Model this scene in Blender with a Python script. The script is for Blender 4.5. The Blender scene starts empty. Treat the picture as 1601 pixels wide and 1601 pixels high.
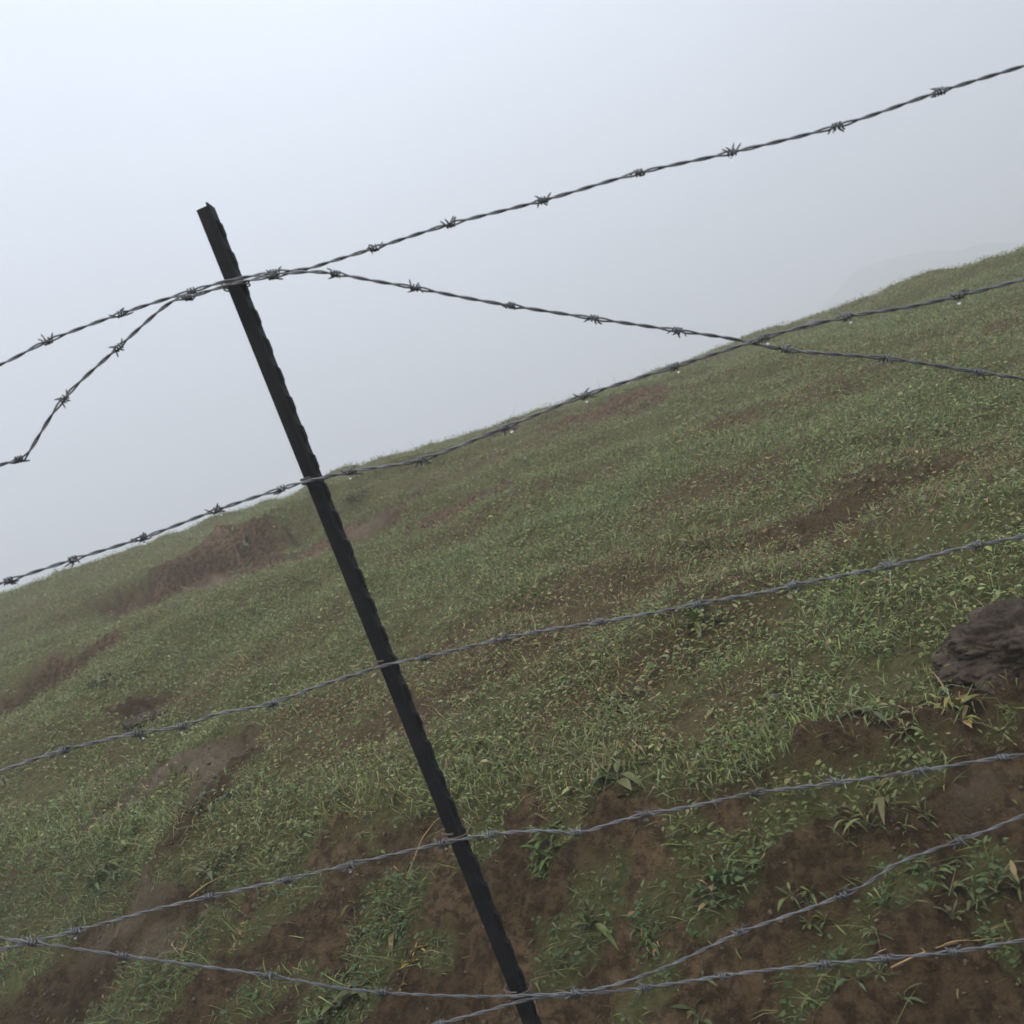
import bpy, math, random
import numpy as np
from mathutils import Vector, Matrix, noise as mnoise

sc = bpy.context.scene
col = sc.collection

# ------------------------------------------------------------------ camera
F_PX, SIZE = 1538.0, 1601.0            # focal length and frame, in the photo's pixels
ROLL, PITCH = math.radians(21.0), math.radians(1.0)
EYE = Vector((0.0, 0.0, 1.35))
_R = Vector((1, 0, 0))
_F = Vector((0, math.cos(PITCH), -math.sin(PITCH)))
_U = Vector((0, math.sin(PITCH), math.cos(PITCH)))
CR = _R * math.cos(ROLL) - _U * math.sin(ROLL)
CU = _R * math.sin(ROLL) + _U * math.cos(ROLL)
cam_data = bpy.data.cameras.new("camera")
cam = bpy.data.objects.new("camera", cam_data)
col.objects.link(cam)
cam.matrix_world = Matrix(((CR.x, CU.x, -_F.x, EYE.x), (CR.y, CU.y, -_F.y, EYE.y),
                           (CR.z, CU.z, -_F.z, EYE.z), (0, 0, 0, 1)))
cam_data.sensor_fit = 'HORIZONTAL'
cam_data.sensor_width = 36.0
cam_data.lens = 36.0 * F_PX / SIZE
cam_data.clip_start = 0.05
cam_data.clip_end = 5000
sc.camera = cam
cam_data.dof.use_dof = True            # a phone's small lens, focused just past the fence
cam_data.dof.focus_distance = 2.3
cam_data.dof.aperture_fstop = 6.5

# ------------------------------------------------------------------ sky, sun, exposure
SUN_EL, SUN_AZ = math.radians(58), math.radians(205)    # a dim sun through the cloud, high behind the camera
w = bpy.data.worlds.new("World")
sc.world = w
w.use_nodes = True
nt = w.node_tree
nt.nodes.clear()
sky = nt.nodes.new('ShaderNodeTexSky')
sky.sky_type = 'NISHITA'
sky.sun_disc = False
sky.sun_elevation = SUN_EL
sky.sun_rotation = SUN_AZ
sky.air_density = 1.0
sky.dust_density = 4.0
mix = nt.nodes.new('ShaderNodeMix')
mix.data_type = 'RGBA'
mix.inputs['Factor'].default_value = 0.90
# the cloud deck: an overcast dome is about three times as bright overhead as at the horizon, and uneven
tc = nt.nodes.new('ShaderNodeTexCoord')
sep = nt.nodes.new('ShaderNodeSeparateXYZ')
nt.links.new(tc.outputs['Generated'], sep.inputs[0])
elev = nt.nodes.new('ShaderNodeMath'); elev.operation = 'MULTIPLY_ADD'; elev.use_clamp = True
nt.links.new(sep.outputs['Z'], elev.inputs[0]); elev.inputs[1].default_value = 0.667; elev.inputs[2].default_value = 0.333
cl = nt.nodes.new('ShaderNodeTexNoise')
cl.inputs['Scale'].default_value = 2.3; cl.inputs['Detail'].default_value = 3.0; cl.inputs['Roughness'].default_value = 0.45
nt.links.new(tc.outputs['Generated'], cl.inputs['Vector'])
cm = nt.nodes.new('ShaderNodeMath'); cm.operation = 'MULTIPLY_ADD'
nt.links.new(cl.outputs['Fac'], cm.inputs[0]); cm.inputs[1].default_value = 0.25; cm.inputs[2].default_value = 0.86
lum = nt.nodes.new('ShaderNodeMath'); lum.operation = 'MULTIPLY'
thin = nt.nodes.new('ShaderNodeVectorMath'); thin.operation = 'DOT_PRODUCT'
nt.links.new(tc.outputs['Generated'], thin.inputs[0])
thin.inputs[1].default_value = (0.09, 0.935, 0.34)
tm = nt.nodes.new('ShaderNodeMapRange'); tm.interpolation_type = 'SMOOTHSTEP'
tm.inputs['From Min'].default_value = 0.93; tm.inputs['From Max'].default_value = 1.0
tm.inputs['To Min'].default_value = 1.0; tm.inputs['To Max'].default_value = 1.16
nt.links.new(thin.outputs['Value'], tm.inputs['Value'])
th2 = nt.nodes.new('ShaderNodeMath'); th2.operation = 'MULTIPLY'
nt.links.new(cm.outputs[0], th2.inputs[0]); nt.links.new(tm.outputs['Result'], th2.inputs[1])
nt.links.new(elev.outputs[0], lum.inputs[0]); nt.links.new(th2.outputs[0], lum.inputs[1])
deck = nt.nodes.new('ShaderNodeVectorMath'); deck.operation = 'SCALE'
deck.inputs[0].default_value = (13.5, 14.8, 16.9)
nt.links.new(lum.outputs[0], deck.inputs['Scale'])
nt.links.new(deck.outputs['Vector'], mix.inputs['B'])
bg = nt.nodes.new('ShaderNodeBackground')
bg.inputs['Strength'].default_value = 0.105
out = nt.nodes.new('ShaderNodeOutputWorld')
nt.links.new(sky.outputs['Color'], mix.inputs['A'])
nt.links.new(mix.outputs['Result'], bg.inputs['Color'])
nt.links.new(bg.outputs['Background'], out.inputs['Surface'])

sun_d = bpy.data.lights.new("sun", 'SUN')
sun_d.energy = 2.3
sun_d.angle = math.radians(40)
sun_d.color = (1.0, 0.96, 0.89)
sun = bpy.data.objects.new("sun", sun_d)
col.objects.link(sun)
sd = Vector((math.sin(SUN_AZ) * math.cos(SUN_EL), math.cos(SUN_AZ) * math.cos(SUN_EL), math.sin(SUN_EL)))
sun.rotation_euler = (-sd).to_track_quat('-Z', 'Y').to_euler()

sc.view_settings.view_transform = 'Standard'
sc.view_settings.look = 'None'
sc.view_settings.exposure = 0.36
sc.view_settings.gamma = 1.0
sc.cycles.use_denoising = True
sc.cycles.max_bounces = 8
sc.cycles.diffuse_bounces = 4
sc.cycles.volume_bounces = 3
sc.cycles.sample_clamp_indirect = 4.0

rng = np.random.default_rng(11)
rnd = random.Random(5)


# ------------------------------------------------------------------ helpers
def tag(o, label=None, cat=None, group=None, kind=None):
    if label: o['label'] = label
    if cat: o['category'] = cat
    if group: o['group'] = group
    if kind: o['kind'] = kind
    return o


def link(name, me, mat, parent=None):
    o = bpy.data.objects.new(name, me)
    col.objects.link(o)
    if mat is not None and not me.materials:
        me.materials.append(mat)
    if parent: o.parent = parent
    return o


def mesh_py(name, verts, faces, smooth=True):
    me = bpy.data.meshes.new(name)
    me.from_pydata([tuple(v) for v in verts], [], faces)
    me.update()
    if smooth:
        me.polygons.foreach_set('use_smooth', [True] * len(me.polygons))
    return me


def mesh_np(name, verts, loops, starts, totals, smooth=True):
    me = bpy.data.meshes.new(name)
    me.vertices.add(len(verts))
    me.vertices.foreach_set('co', np.ascontiguousarray(verts, np.float32).ravel())
    me.loops.add(len(loops))
    me.loops.foreach_set('vertex_index', np.ascontiguousarray(loops, np.int32))
    me.polygons.add(len(starts))
    me.polygons.foreach_set('loop_start', np.ascontiguousarray(starts, np.int32))
    me.polygons.foreach_set('loop_total', np.ascontiguousarray(totals, np.int32))
    if smooth:
        me.polygons.foreach_set('use_smooth', np.ones(len(starts), bool))
    me.update(calc_edges=True)
    return me


def _hash(ix, iy, seed):
    h = (ix.astype(np.int64) * 374761393 + iy.astype(np.int64) * 668265263 + seed * 1442695041) & 0xFFFFFFFF
    h = ((h ^ (h >> 13)) * 1274126177) & 0xFFFFFFFF
    h = h ^ (h >> 16)
    return (h & 0xFFFFFF) / float(0xFFFFFF)


def vnoise(x, y, seed=0):
    ix, iy = np.floor(x), np.floor(y)
    fx, fy = x - ix, y - iy
    fx = fx * fx * fx * (fx * (fx * 6 - 15) + 10)
    fy = fy * fy * fy * (fy * (fy * 6 - 15) + 10)
    a, b = _hash(ix, iy, seed), _hash(ix + 1, iy, seed)
    c, d = _hash(ix, iy + 1, seed), _hash(ix + 1, iy + 1, seed)
    return (a * (1 - fx) + b * fx) * (1 - fy) + (c * (1 - fx) + d * fx) * fy


def fbm(x, y, octaves=4, seed=0, gain=0.5):
    s, amp, tot = 0.0, 1.0, 0.0
    for k in range(octaves):
        c_, s_ = math.cos(k * 0.7 + .3), math.sin(k * 0.7 + .3)
        s = s + amp * (vnoise((x * c_ - y * s_) * 2 ** k + 17.3 * k, (x * s_ + y * c_) * 2 ** k - 9.1 * k, seed + k) - 0.5)
        tot += amp
        amp *= gain
    return s / tot * 2.0       # about -1..1


def sstep(a, b, v):
    t = np.clip((v - a) / (b - a), 0, 1)
    return t * t * (3 - 2 * t)


# ------------------------------------------------------------------ materials
def new_mat(name):
    m = bpy.data.materials.new(name)
    m.use_nodes = True
    n = m.node_tree
    return m, n, n.nodes['Principled BSDF']


def ramp(n, fac, stops):
    r = n.nodes.new('ShaderNodeValToRGB')
    el = r.color_ramp.elements
    while len(el) < len(stops): el.new(0.5)
    for e, (p, c) in zip(el, stops):
        e.position = p
        e.color = (*c, 1)
    n.links.new(fac, r.inputs['Fac'])
    return r.outputs['Color']


def noise(n, coord, scale, detail=6, rough=0.6):
    t = n.nodes.new('ShaderNodeTexNoise')
    t.inputs['Scale'].default_value = scale
    t.inputs['Detail'].default_value = detail
    t.inputs['Roughness'].default_value = rough
    if coord: n.links.new(coord, t.inputs['Vector'])
    return t.outputs['Fac']


def mixc(n, fac, a, b):
    m = n.nodes.new('ShaderNodeMix')
    m.data_type = 'RGBA'
    for s, v in (('Factor', fac), ('A', a), ('B', b)):
        if hasattr(v, 'links'): n.links.new(v, m.inputs[s])
        elif isinstance(v, tuple): m.inputs[s].default_value = (*v, 1)
        else: m.inputs[s].default_value = v
    return m.outputs['Result']


def bump(n, bsdf, height, strength, dist):
    b = n.nodes.new('ShaderNodeBump')
    b.inputs['Strength'].default_value = strength
    b.inputs['Distance'].default_value = dist
    n.links.new(height, b.inputs['Height'])
    n.links.new(b.outputs['Normal'], bsdf.inputs['Normal'])


def mat_ground():
    m, n, b = new_mat('earth_and_turf')
    geo = n.nodes.new('ShaderNodeNewGeometry').outputs['Position']
    at = n.nodes.new('ShaderNodeAttribute'); at.attribute_name = 'soil'
    ab = n.nodes.new('ShaderNodeAttribute'); ab.attribute_name = 'red'
    big = noise(n, geo, 2.2, 5)
    fine = noise(n, geo, 38, 8, 0.65)
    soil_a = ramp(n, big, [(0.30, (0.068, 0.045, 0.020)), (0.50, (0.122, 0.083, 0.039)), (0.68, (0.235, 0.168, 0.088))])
    soil_r = ramp(n, big, [(0.30, (0.130, 0.072, 0.042)), (0.70, (0.290, 0.180, 0.108))])
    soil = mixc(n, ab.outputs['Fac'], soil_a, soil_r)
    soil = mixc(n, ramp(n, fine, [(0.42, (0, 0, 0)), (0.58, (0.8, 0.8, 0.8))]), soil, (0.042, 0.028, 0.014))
    ap = n.nodes.new('ShaderNodeAttribute'); ap.attribute_name = 'pale'
    soil = mixc(n, ap.outputs['Fac'], soil, ramp(n, fine, [(.35, (.15, .115, .075)), (.65, (.28, .22, .15))]))
    turf = ramp(n, fine, [(0.30, (0.085, 0.082, 0.032)), (0.5, (0.145, 0.138, 0.056)), (0.7, (0.205, 0.160, 0.085))])
    aw = n.nodes.new('ShaderNodeAttribute'); aw.attribute_name = 'worn'
    turf = mixc(n, aw.outputs['Fac'], turf, ramp(n, fine, [(.3, (.10, .07, .036)), (.7, (.19, .13, .07))]))
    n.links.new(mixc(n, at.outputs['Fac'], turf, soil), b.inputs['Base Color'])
    b.inputs['Roughness'].default_value = 0.9
    b.inputs['Specular IOR Level'].default_value = 0.10
    add = n.nodes.new('ShaderNodeMath'); add.operation = 'MULTIPLY_ADD'
    n.links.new(fine, add.inputs[0]); add.inputs[1].default_value = 0.7
    n.links.new(noise(n, geo, 120, 6, .7), add.inputs[2])
    bump(n, b, add.outputs[0], 1.0, 0.035)
    return m


def mat_leaf(name, rough=0.55, trans=0.25):
    m, n, b = new_mat(name)
    at = n.nodes.new('ShaderNodeAttribute'); at.attribute_name = 'tint'
    n.links.new(at.outputs['Color'], b.inputs['Base Color'])
    b.inputs['Roughness'].default_value = rough
    b.inputs['Specular IOR Level'].default_value = 0.35
    tr = n.nodes.new('ShaderNodeBsdfTranslucent')
    n.links.new(at.outputs['Color'], tr.inputs['Color'])
    mx = n.nodes.new('ShaderNodeMixShader')
    mx.inputs[0].default_value = trans
    n.links.new(b.outputs[0], mx.inputs[1]); n.links.new(tr.outputs[0], mx.inputs[2])
    n.links.new(mx.outputs[0], n.nodes['Material Output'].inputs['Surface'])
    return m


def mat_wire():
    m, n, b = new_mat('weathered_galvanised_wire')
    co = n.nodes.new('ShaderNodeNewGeometry').outputs['Position']
    f = noise(n, co, 30, 5)
    f2 = noise(n, co, 400, 3)
    c = ramp(n, f, [(0.35, (0.150, 0.155, 0.162)), (0.58, (0.105, 0.107, 0.112)), (0.75, (0.085, 0.062, 0.048))])
    n.links.new(c, b.inputs['Base Color'])
    b.inputs['Metallic'].default_value = 0.55
    b.inputs['Roughness'].default_value = 0.5
    bump(n, b, f2, 0.3, 0.0004)
    return m


def mat_post():
    m, n, b = new_mat('dark_painted_steel')
    co = n.nodes.new('ShaderNodeTexCoord').outputs['Object']
    f = noise(n, co, 18, 7, 0.7)
    c = ramp(n, f, [(0.38, (0.006, 0.0062, 0.007)), (0.60, (0.011, 0.0105, 0.011)), (0.72, (0.036, 0.020, 0.013))])
    n.links.new(c, b.inputs['Base Color'])
    b.inputs['Roughness'].default_value = 0.75
    b.inputs['Specular IOR Level'].default_value = 0.2
    bump(n, b, noise(n, co, 220, 4), 0.5, 0.001)
    return m


def mat_rough(name, stops, scale=14, bscale=50, bd=0.01):
    m, n, b = new_mat(name)
    co = n.nodes.new('ShaderNodeTexCoord').outputs['Object']
    n.links.new(ramp(n, noise(n, co, scale, 8, 0.7), stops), b.inputs['Base Color'])
    b.inputs['Roughness'].default_value = 0.88
    b.inputs['Specular IOR Level'].default_value = 0.25
    bump(n, b, noise(n, co, bscale, 8, 0.7), 0.8, bd)
    return m


def mat_flat(name, c, rough=0.6):
    m, n, b = new_mat(name)
    co = n.nodes.new('ShaderNodeTexCoord').outputs['Object']
    n.links.new(ramp(n, noise(n, co, 60, 4), [(0.3, tuple(v * .7 for v in c)), (0.7, tuple(min(1, v * 1.25) for v in c))]), b.inputs['Base Color'])
    b.inputs['Roughness'].default_value = rough
    return m


def mat_dew():
    m, n, b = new_mat('dew_water')
    b.inputs['Base Color'].default_value = (1, 1, 1, 1)
    b.inputs['Roughness'].default_value = 0.02
    b.inputs['IOR'].default_value = 1.33
    b.inputs['Transmission Weight'].default_value = 1.0
    return m


# ------------------------------------------------------------------ the lie of the land
def lip_y(x):
    xc = np.clip(x, -4.5, 3.5)
    base = 2.05 - 0.61 * xc + 0.05 * np.maximum(xc - 0.6, 0) * 6
    return base + 0.16 * fbm(x * 1.3, x * 0 + 3.1, 3, 41) + 0.05 * fbm(x * 7, x * 0 + 1.7, 2, 43)


def lip_z(x):
    return 0.70 - 0.06 * np.clip(x - 0.49, -5, 3)


def base_height(x, y):
    yl, zl = lip_y(x), lip_z(x)
    yc = 11.0 + 0.6 * fbm(x * 0.22, x * 0 + 0.5, 2, 5)
    t = np.clip(x / yc, -1.3, 1.3)
    el = np.radians(3.75 - 2.3 * t + 0.22 * fbm(x * 0.55 + 4, x * 0, 3, 8))
    zc = 1.35 + yc * np.tan(el)
    wv = np.clip((y - yl) / (yc - yl), 0, 1)
    mead = zl + (zc - zl) * (1.5 * wv - 0.5 * wv * wv)
    d = np.maximum(y - yc, 0)
    sl = (zc - zl) / (yc - yl) * 0.5
    d1 = np.minimum(d, 7.0)
    mead = mead + sl * d1 - 0.03 * d1 * d1 - 0.36 * np.maximum(d - 7, 0)
    # the cut bank below the lip: steep on the right, gentler on the left
    s = np.minimum((y - yl) * 0.854, 0)
    steep = 0.52 + 0.42 * sstep(-1.6, 0.4, x)
    bank = steep * s
    foot = -0.30 - 0.04 * sstep(-1, 1, x)
    bank = np.where(bank < foot, foot + (bank - foot) * 0.28, bank)
    h = mead + bank
    low = -13.0 + 2.5 * fbm(x * 0.01, y * 0.01, 3, 77)
    h = np.where(y > yc, np.maximum(h, low), h)
    h = np.where(y < 1.0, np.maximum(h, 0.0) , h)
    return h


HILLS = [(88, 200, 30.5, 38, 58), (-220, 420, 14, 150, 70)]


def macro(x, y):
    h = base_height(x, y)
    for hx, hy, hh, rx, ry in HILLS:
        q = ((x - hx) / rx) ** 2 + ((y - hy) / ry) ** 2
        h = h + hh * np.exp(-q * 0.9) * sstep(40, 75, np.hypot(x, y)) * (1 + 0.12 * fbm(x * 0.05, y * 0.05, 3, 19))
    near = 1 - sstep(14, 22, np.hypot(x, y))
    mead = sstep(0.0, 0.8, y - lip_y(x)) * near
    h = h + mead * (0.10 * fbm(x * 0.9, y * 0.9, 3, 2) + 0.05 * fbm(x * 2.6 + 3, y * 3.0, 2, 9))
    # little cattle steps along the slope
    ph = (y + 0.18 * x + 0.5 * fbm(x * 0.5, y * 0.5, 2, 23)) / 1.15
    fr = ph - np.floor(ph)
    h = h + mead * 0.055 * (sstep(0.0, 0.22, fr) - fr) * (0.4 + 0.6 * vnoise(x * 0.6, y * 0.8, 31)) * 1.4
    return h


def ray(px, py):
    d = CR * ((px - SIZE / 2) / F_PX) - CU * ((py - SIZE / 2) / F_PX) + _F
    return d.normalized()


def hit_macro(px, py):
    d = ray(px, py)
    ts = np.concatenate([np.arange(0.8, 16, 0.01), np.arange(16, 60, 0.1)])
    xs, ys, zs = EYE.x + d.x * ts, EYE.y + d.y * ts, EYE.z + d.z * ts
    below = zs < macro(xs, ys)
    k = int(np.argmax(below)) if below.any() else len(ts) - 1
    return xs[k], ys[k]


# bare patches on the meadow and grassy patches on the bank, as ellipses on the ground:
# a place seen in the photo, half length along the slope (m), half depth (m), turn, strength, redness
def patch(px, py, a, b, turn=0.0, k=1.0, red=0.0):
    x, y = hit_macro(px, py)
    return (x, y, a, b, math.radians(turn), k, red)


BARE = [patch(640, 728, 1.3, .3, 0, 0.52, .1), patch(900, 930, .6, .2, 0, 0.31, .3), patch(1090, 905, .35, .15, 0, 0.37, .3), patch(300, 900, .95, .30, -10, 1.3, .5), patch(420, 868, .85, .27, -4, 1.3, .8), patch(555, 812, .55, .34, 0, 1.3, 1.),
        patch(220, 930, .55, .2, -12, 1.0, .6), patch(700, 810, .30, .26, 0, .8, .9), patch(790, 770, .35, .12, 0, .52, .8),
        patch(930, 645, .55, .2, 0, .6, .8), patch(1045, 620, .35, .15, 0, .6, .8), patch(90, 1062, .42, .15, -6, .9, .6),
        patch(20, 1098, .3, .12, 0, .8, .4), patch(1320, 800, .35, .16, 0, 0.56, .3), patch(1500, 760, .4, .2, 0, 0.34, .2),
        patch(1290, 600, .9, .35, 0, 0.34, .4), patch(1130, 650, .8, .3, 0, 0.28, .5), patch(230, 1110, .16, .12, 0, .9, .2),
        patch(1010, 1035, .18, .07, 0, 0.37, .2), patch(660, 1110, .25, .10, 0, 0.34, .2), patch(1010, 900, .4, .14, 0, 0.31, .2),
        patch(1190, 880, .4, .16, 0, 0.34, .2), patch(250, 1240, .34, .20, -8, 1.2, 0), patch(360, 1200, .22, .10, -8, .8, 0),
        patch(300, 1310, .16, .28, 0, .9, .0), patch(1480, 1120, .14, .07, 0, .8, .3), patch(40, 955, .5, .3, 0, 0.31, .1),
        patch(1320, 1165, .14, .07, 0, 0.52, .3), patch(1590, 1060, .12, .10, 0, 1.0, .2), patch(1110, 790, .6, .2, 0, 0.25, .3)]
GREEN = [patch(110, 1425, .40, .17, 0, 1.1), patch(60, 1490, .25, .12, 0, .8), patch(330, 1330, .2, .08, 0, .8), patch(620, 1450, .10, .10, 0, .9), patch(690, 1500, .07, .06, 0, .6), patch(870, 1340, .09, .05, 0, 1.), patch(925, 1445, .10, .06, 0, .8),
         patch(880, 1500, .07, .05, 0, .6), patch(1130, 1380, .09, .07, 0, .9), patch(1085, 1320, .05, .05, 0, .6), patch(1240, 1300, .10, .06, 0, .7),
         patch(1020, 1420, .07, .05, 0, .6), patch(200, 1570, .22, .10, 0, 1.), patch(70, 1400, .34, .20, 0, 1.), patch(150, 1330, .34, .16, 0, 1.1),
         patch(450, 1290, .30, .14, 0, 1.), patch(390, 1260, .2, .12, 0, .9), patch(420, 1420, .14, .07, 0, .7), patch(550, 1570, .14, .06, 0, 1.), patch(1430, 1390, .08, .06, 0, .7),
         patch(1550, 1370, .07, .07, 0, .8), patch(1570, 1480, .05, .06, 0, .7), patch(1000, 1560, .10, .05, 0, .8), patch(1350, 1500, .06, .04, 0, .5), patch(1270, 1575, .06, .04, 0, .5),
         patch(1390, 1250, .12, .04, 0, .7), patch(760, 1340, .08, .06, 0, .6), patch(330, 1440, .10, .10, 0, .5), patch(20, 1470, .2, .1, 0, .9), patch(400, 1560, .14, .06, 0, .5)]
LUSH = [patch(640, 880, 2.2, .45, 6, .9), patch(900, 780, 1.8, .5, 6, 1.), patch(250, 1010, 1.4, .3, 0, .7), patch(1150, 760, 1.2, .4, 0, .9), patch(1500, 640, 1.4, .6, 0, .8), patch(1000, 700, 1.6, .5, 0, .7), patch(1450, 480, 2., 1., 0, .7), patch(1090, 960, .5, .25, 0, 1.), patch(1420, 730, 1.0, .35, 0, 1.), patch(1300, 1000, .5, .2, 0, .9), patch(1540, 900, .5, .2, 0, 1.), patch(1160, 850, .7, .3, 0, .7),
        patch(800, 1180, .4, .14, 0, .9), patch(1180, 1170, .3, .1, 0, .9), patch(160, 1340, .4, .2, 0, .8), patch(480, 910, .9, .3, 0, .7), patch(300, 1030, .5, .2, 0, .6), patch(1200, 560, 1.2, .5, 0, .6)]


PALE = [patch(320, 925, .75, .22, -8, 1.2), patch(430, 893, .6, .18, -6, 1.2), patch(250, 1245, .34, .2, -8, .9), patch(210, 1440, .2, .1, 0, .6),
        patch(250, 1490, .1, .06, 0, .7), patch(700, 835, .25, .12, 0, .6), patch(40, 1100, .35, .12, 0, .9), patch(1520, 1250, .07, .04, 0, .4), patch(560, 830, .3, .12, 0, .7)]
WORN = [patch(950, 905, .9, .25, 4, 1.), patch(1260, 870, .8, .22, 4, .9), patch(700, 1080, .6, .16, 4, .9), patch(330, 1060, .7, .2, 4, .6), patch(1320, 790, .9, .25, 4, 1.),
        patch(1250, 620, 1.3, .35, 4, .9), patch(850, 760, 1., .3, 4, .6), patch(1120, 790, .7, .25, 4, .9), patch(1000, 1040, .4, .12, 4, .8), patch(720, 850, .8, .2, 4, .7),
        patch(500, 1130, .5, .15, 4, .7), patch(950, 640, 1.5, .35, 0, .8), patch(1500, 750, .7, .25, 4, .9), patch(640, 730, 1.4, .3, 0, .7), patch(1100, 1110, .25, .07, 4, .7)]


def worn(x, y):
    wob = 0.6 * fbm(x * 4, y * 5, 4, 151)
    w_ = 0
    for p in WORN: w_ = np.maximum(w_, ell(p, x, y, wob))
    return w_


def ell(p, x, y, wob):
    px, py, a, b, tr, k, red = p
    c, s = math.cos(tr), math.sin(tr)
    dx, dy = x - px, y - py
    q = np.sqrt(((dx * c + dy * s) / a) ** 2 + ((-dx * s + dy * c) / b) ** 2) + wob
    return k * (1 - sstep(0.45, 1.25, q))


def ground_cover(x, y):
    """bare (0 turf .. 1 bare earth), red, lush"""
    wob = 0.55 * fbm(x * 5, y * 5, 4, 51) + 0.30 * fbm(x * 17, y * 17, 3, 53)
    n1 = fbm(x * 1.6, y * 2.0, 4, 61)
    n2 = fbm(x * 9, y * 9, 3, 63)
    s = y - lip_y(x)
    bank = 1 - sstep(-0.16, 0.04, s + 0.10 * n2)
    left = sstep(-0.9, -2.6, x) if False else 1 - sstep(-2.6, -0.9, x)
    bare = bank * (1.0 - 0.55 * left)
    # thin, patchy turf everywhere
    bare = np.maximum(bare, sstep(0.34, 0.80, n1 + 0.75 * n2) * 0.46)
    red = 0.25 + 0.3 * n1
    for p in BARE:
        e = ell(p, x, y, wob)
        bare = np.maximum(bare, np.minimum(e * 1.25, 1))
        red = np.where(e > 0.2, p[6] + 0.15 * n1, red)
    g = 0
    for p in GREEN:
        g = np.maximum(g, ell(p, x, y, wob))
    bare = bare * (1 - np.clip(g * 1.2, 0, 0.95))
    bare = bare - 0.25 * bank * sstep(0.15, 0.6, n2 + 0.5 * n1)
    bare = sstep(0.27, 0.70, bare + 0.10 * fbm(x * 26, y * 26, 2, 57))
    lush = 0.35 + 0.5 * fbm(x * 0.8 + 7, y * 1.1, 3, 71)
    for p in LUSH:
        lush = np.maximum(lush, ell(p, x, y, wob) + 0.1 * n1)
    lush = np.where(g > 0.3, np.maximum(lush, 0.6), lush)
    return np.clip(bare, 0, 1), np.clip(red, 0, 1), np.clip(lush, 0, 1)


SCARPS = [(patch(330, 880, 1.25, .26, -8, 1.0), .25), (patch(555, 800, .75, .24, 2, 1.0), .12), (patch(70, 1068, .5, .14, -6, 1.), .10),
          (patch(930, 638, 1.0, .22, 0, 1.), .12), (patch(640, 735, 1.2, .25, 0, 1.), .14), (patch(1320, 790, .4, .12, 0, 1.), .07)]


def height(x, y, cover=None):
    h = macro(x, y)
    near = 1 - sstep(14, 24, np.hypot(x, y))
    for (px, py, a, b, tr, k, red), dz in SCARPS:
        c, s = math.cos(tr), math.sin(tr)
        dx, dy = x - px, y - py
        u = (dx * c + dy * s) / a
        v = (-dx * s + dy * c) / b + 0.45 * fbm(x * 1.8, y * 1.8, 2, 87) + 0.30 * fbm(x * 9, y * 9, 3, 88)
        h = h + dz * np.exp(-u ** 2 * .9) * (sstep(-0.24, 0.24, v) - 0.55) * np.exp(-(v / 3.2) ** 2)
    if cover is None:
        cover = ground_cover(x, y)[0]
    rough = 0.030 * fbm(x * 4.5, y * 4.5, 2, 90) + 0.026 * fbm(x * 9, y * 9, 4, 91) + 0.016 * fbm(x * 30, y * 30, 3, 93)
    h = h + near * rough * (0.55 + 0.75 * cover)
    h = h + near * cover * 0.045 * np.abs(fbm(x * 11, y * 11, 4, 95, .6))
    return h


def h1(x, y):
    return float(height(np.array([x]), np.array([y]))[0])


def place(px, py):
    d = ray(px, py)
    ts = np.concatenate([np.arange(0.9, 6, 0.004), np.arange(6, 20, 0.02)])
    xs, ys, zs = EYE.x + d.x * ts, EYE.y + d.y * ts, EYE.z + d.z * ts
    below = zs < height(xs, ys)
    k = int(np.argmax(below)) if below.any() else len(ts) - 1
    return Vector((xs[k], ys[k], h1(xs[k], ys[k])))


# ------------------------------------------------------------------ ground, one sheet out to the horizon
def build_ground():
    front = np.radians(np.linspace(-46, 46, 700))
    rest = np.radians(np.linspace(46, 314, 70))[1:-1]
    ang = np.concatenate([front, rest])
    rad = [0.12]
    while rad[-1] < 20: rad.append(rad[-1] * (1.0062 if rad[-1] > 1.1 else 1.06))
    while rad[-1] < 900: rad.append(rad[-1] * 1.045)
    rad = np.array(rad)
    A, Rr = np.meshgrid(ang, rad)
    X, Y = (Rr * np.sin(A)).ravel(), (Rr * np.cos(A)).ravel()
    bare, red, lush = ground_cover(X, Y)
    Z = height(X, Y, bare)
    nA, nR = len(ang), len(rad)
    i = np.arange(nR - 1)[:, None] * nA
    j = np.arange(nA)[None, :]
    j2 = (j + 1) % nA
    q = np.stack([i + j, i + j2, i + nA + j2, i + nA + j], -1).reshape(-1, 4)[:, ::-1]
    V = np.stack([X, Y, Z], 1)
    V = np.vstack([V, [[0, 0, float(height(np.array([0.0]), np.array([0.0]))[0])]]])
    c = len(V) - 1
    tri = np.stack([np.full(nA, c), (np.arange(nA) + 1) % nA, np.arange(nA)], 1)
    loops = np.concatenate([q.ravel(), tri.ravel()])
    totals = np.concatenate([np.full(len(q), 4), np.full(len(tri), 3)])
    starts = np.concatenate([[0], np.cumsum(totals)[:-1]])
    me = mesh_np('ground', V, loops, starts, totals)
    pale = 0
    for p in PALE: pale = np.maximum(pale, ell(p, X, Y, .5 * fbm(X * 6, Y * 6, 4, 171)))
    for nm, arr in (('soil', bare), ('red', red), ('pale', pale), ('worn', worn(X, Y))):
        a = me.attributes.new(nm, 'FLOAT', 'POINT')
        a.data.foreach_set('value', np.append(arr, arr[0]).astype(np.float32))
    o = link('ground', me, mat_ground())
    tag(o, 'brown earth bank rising into a grassy hillside', 'ground', kind='structure')


build_ground()

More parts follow.
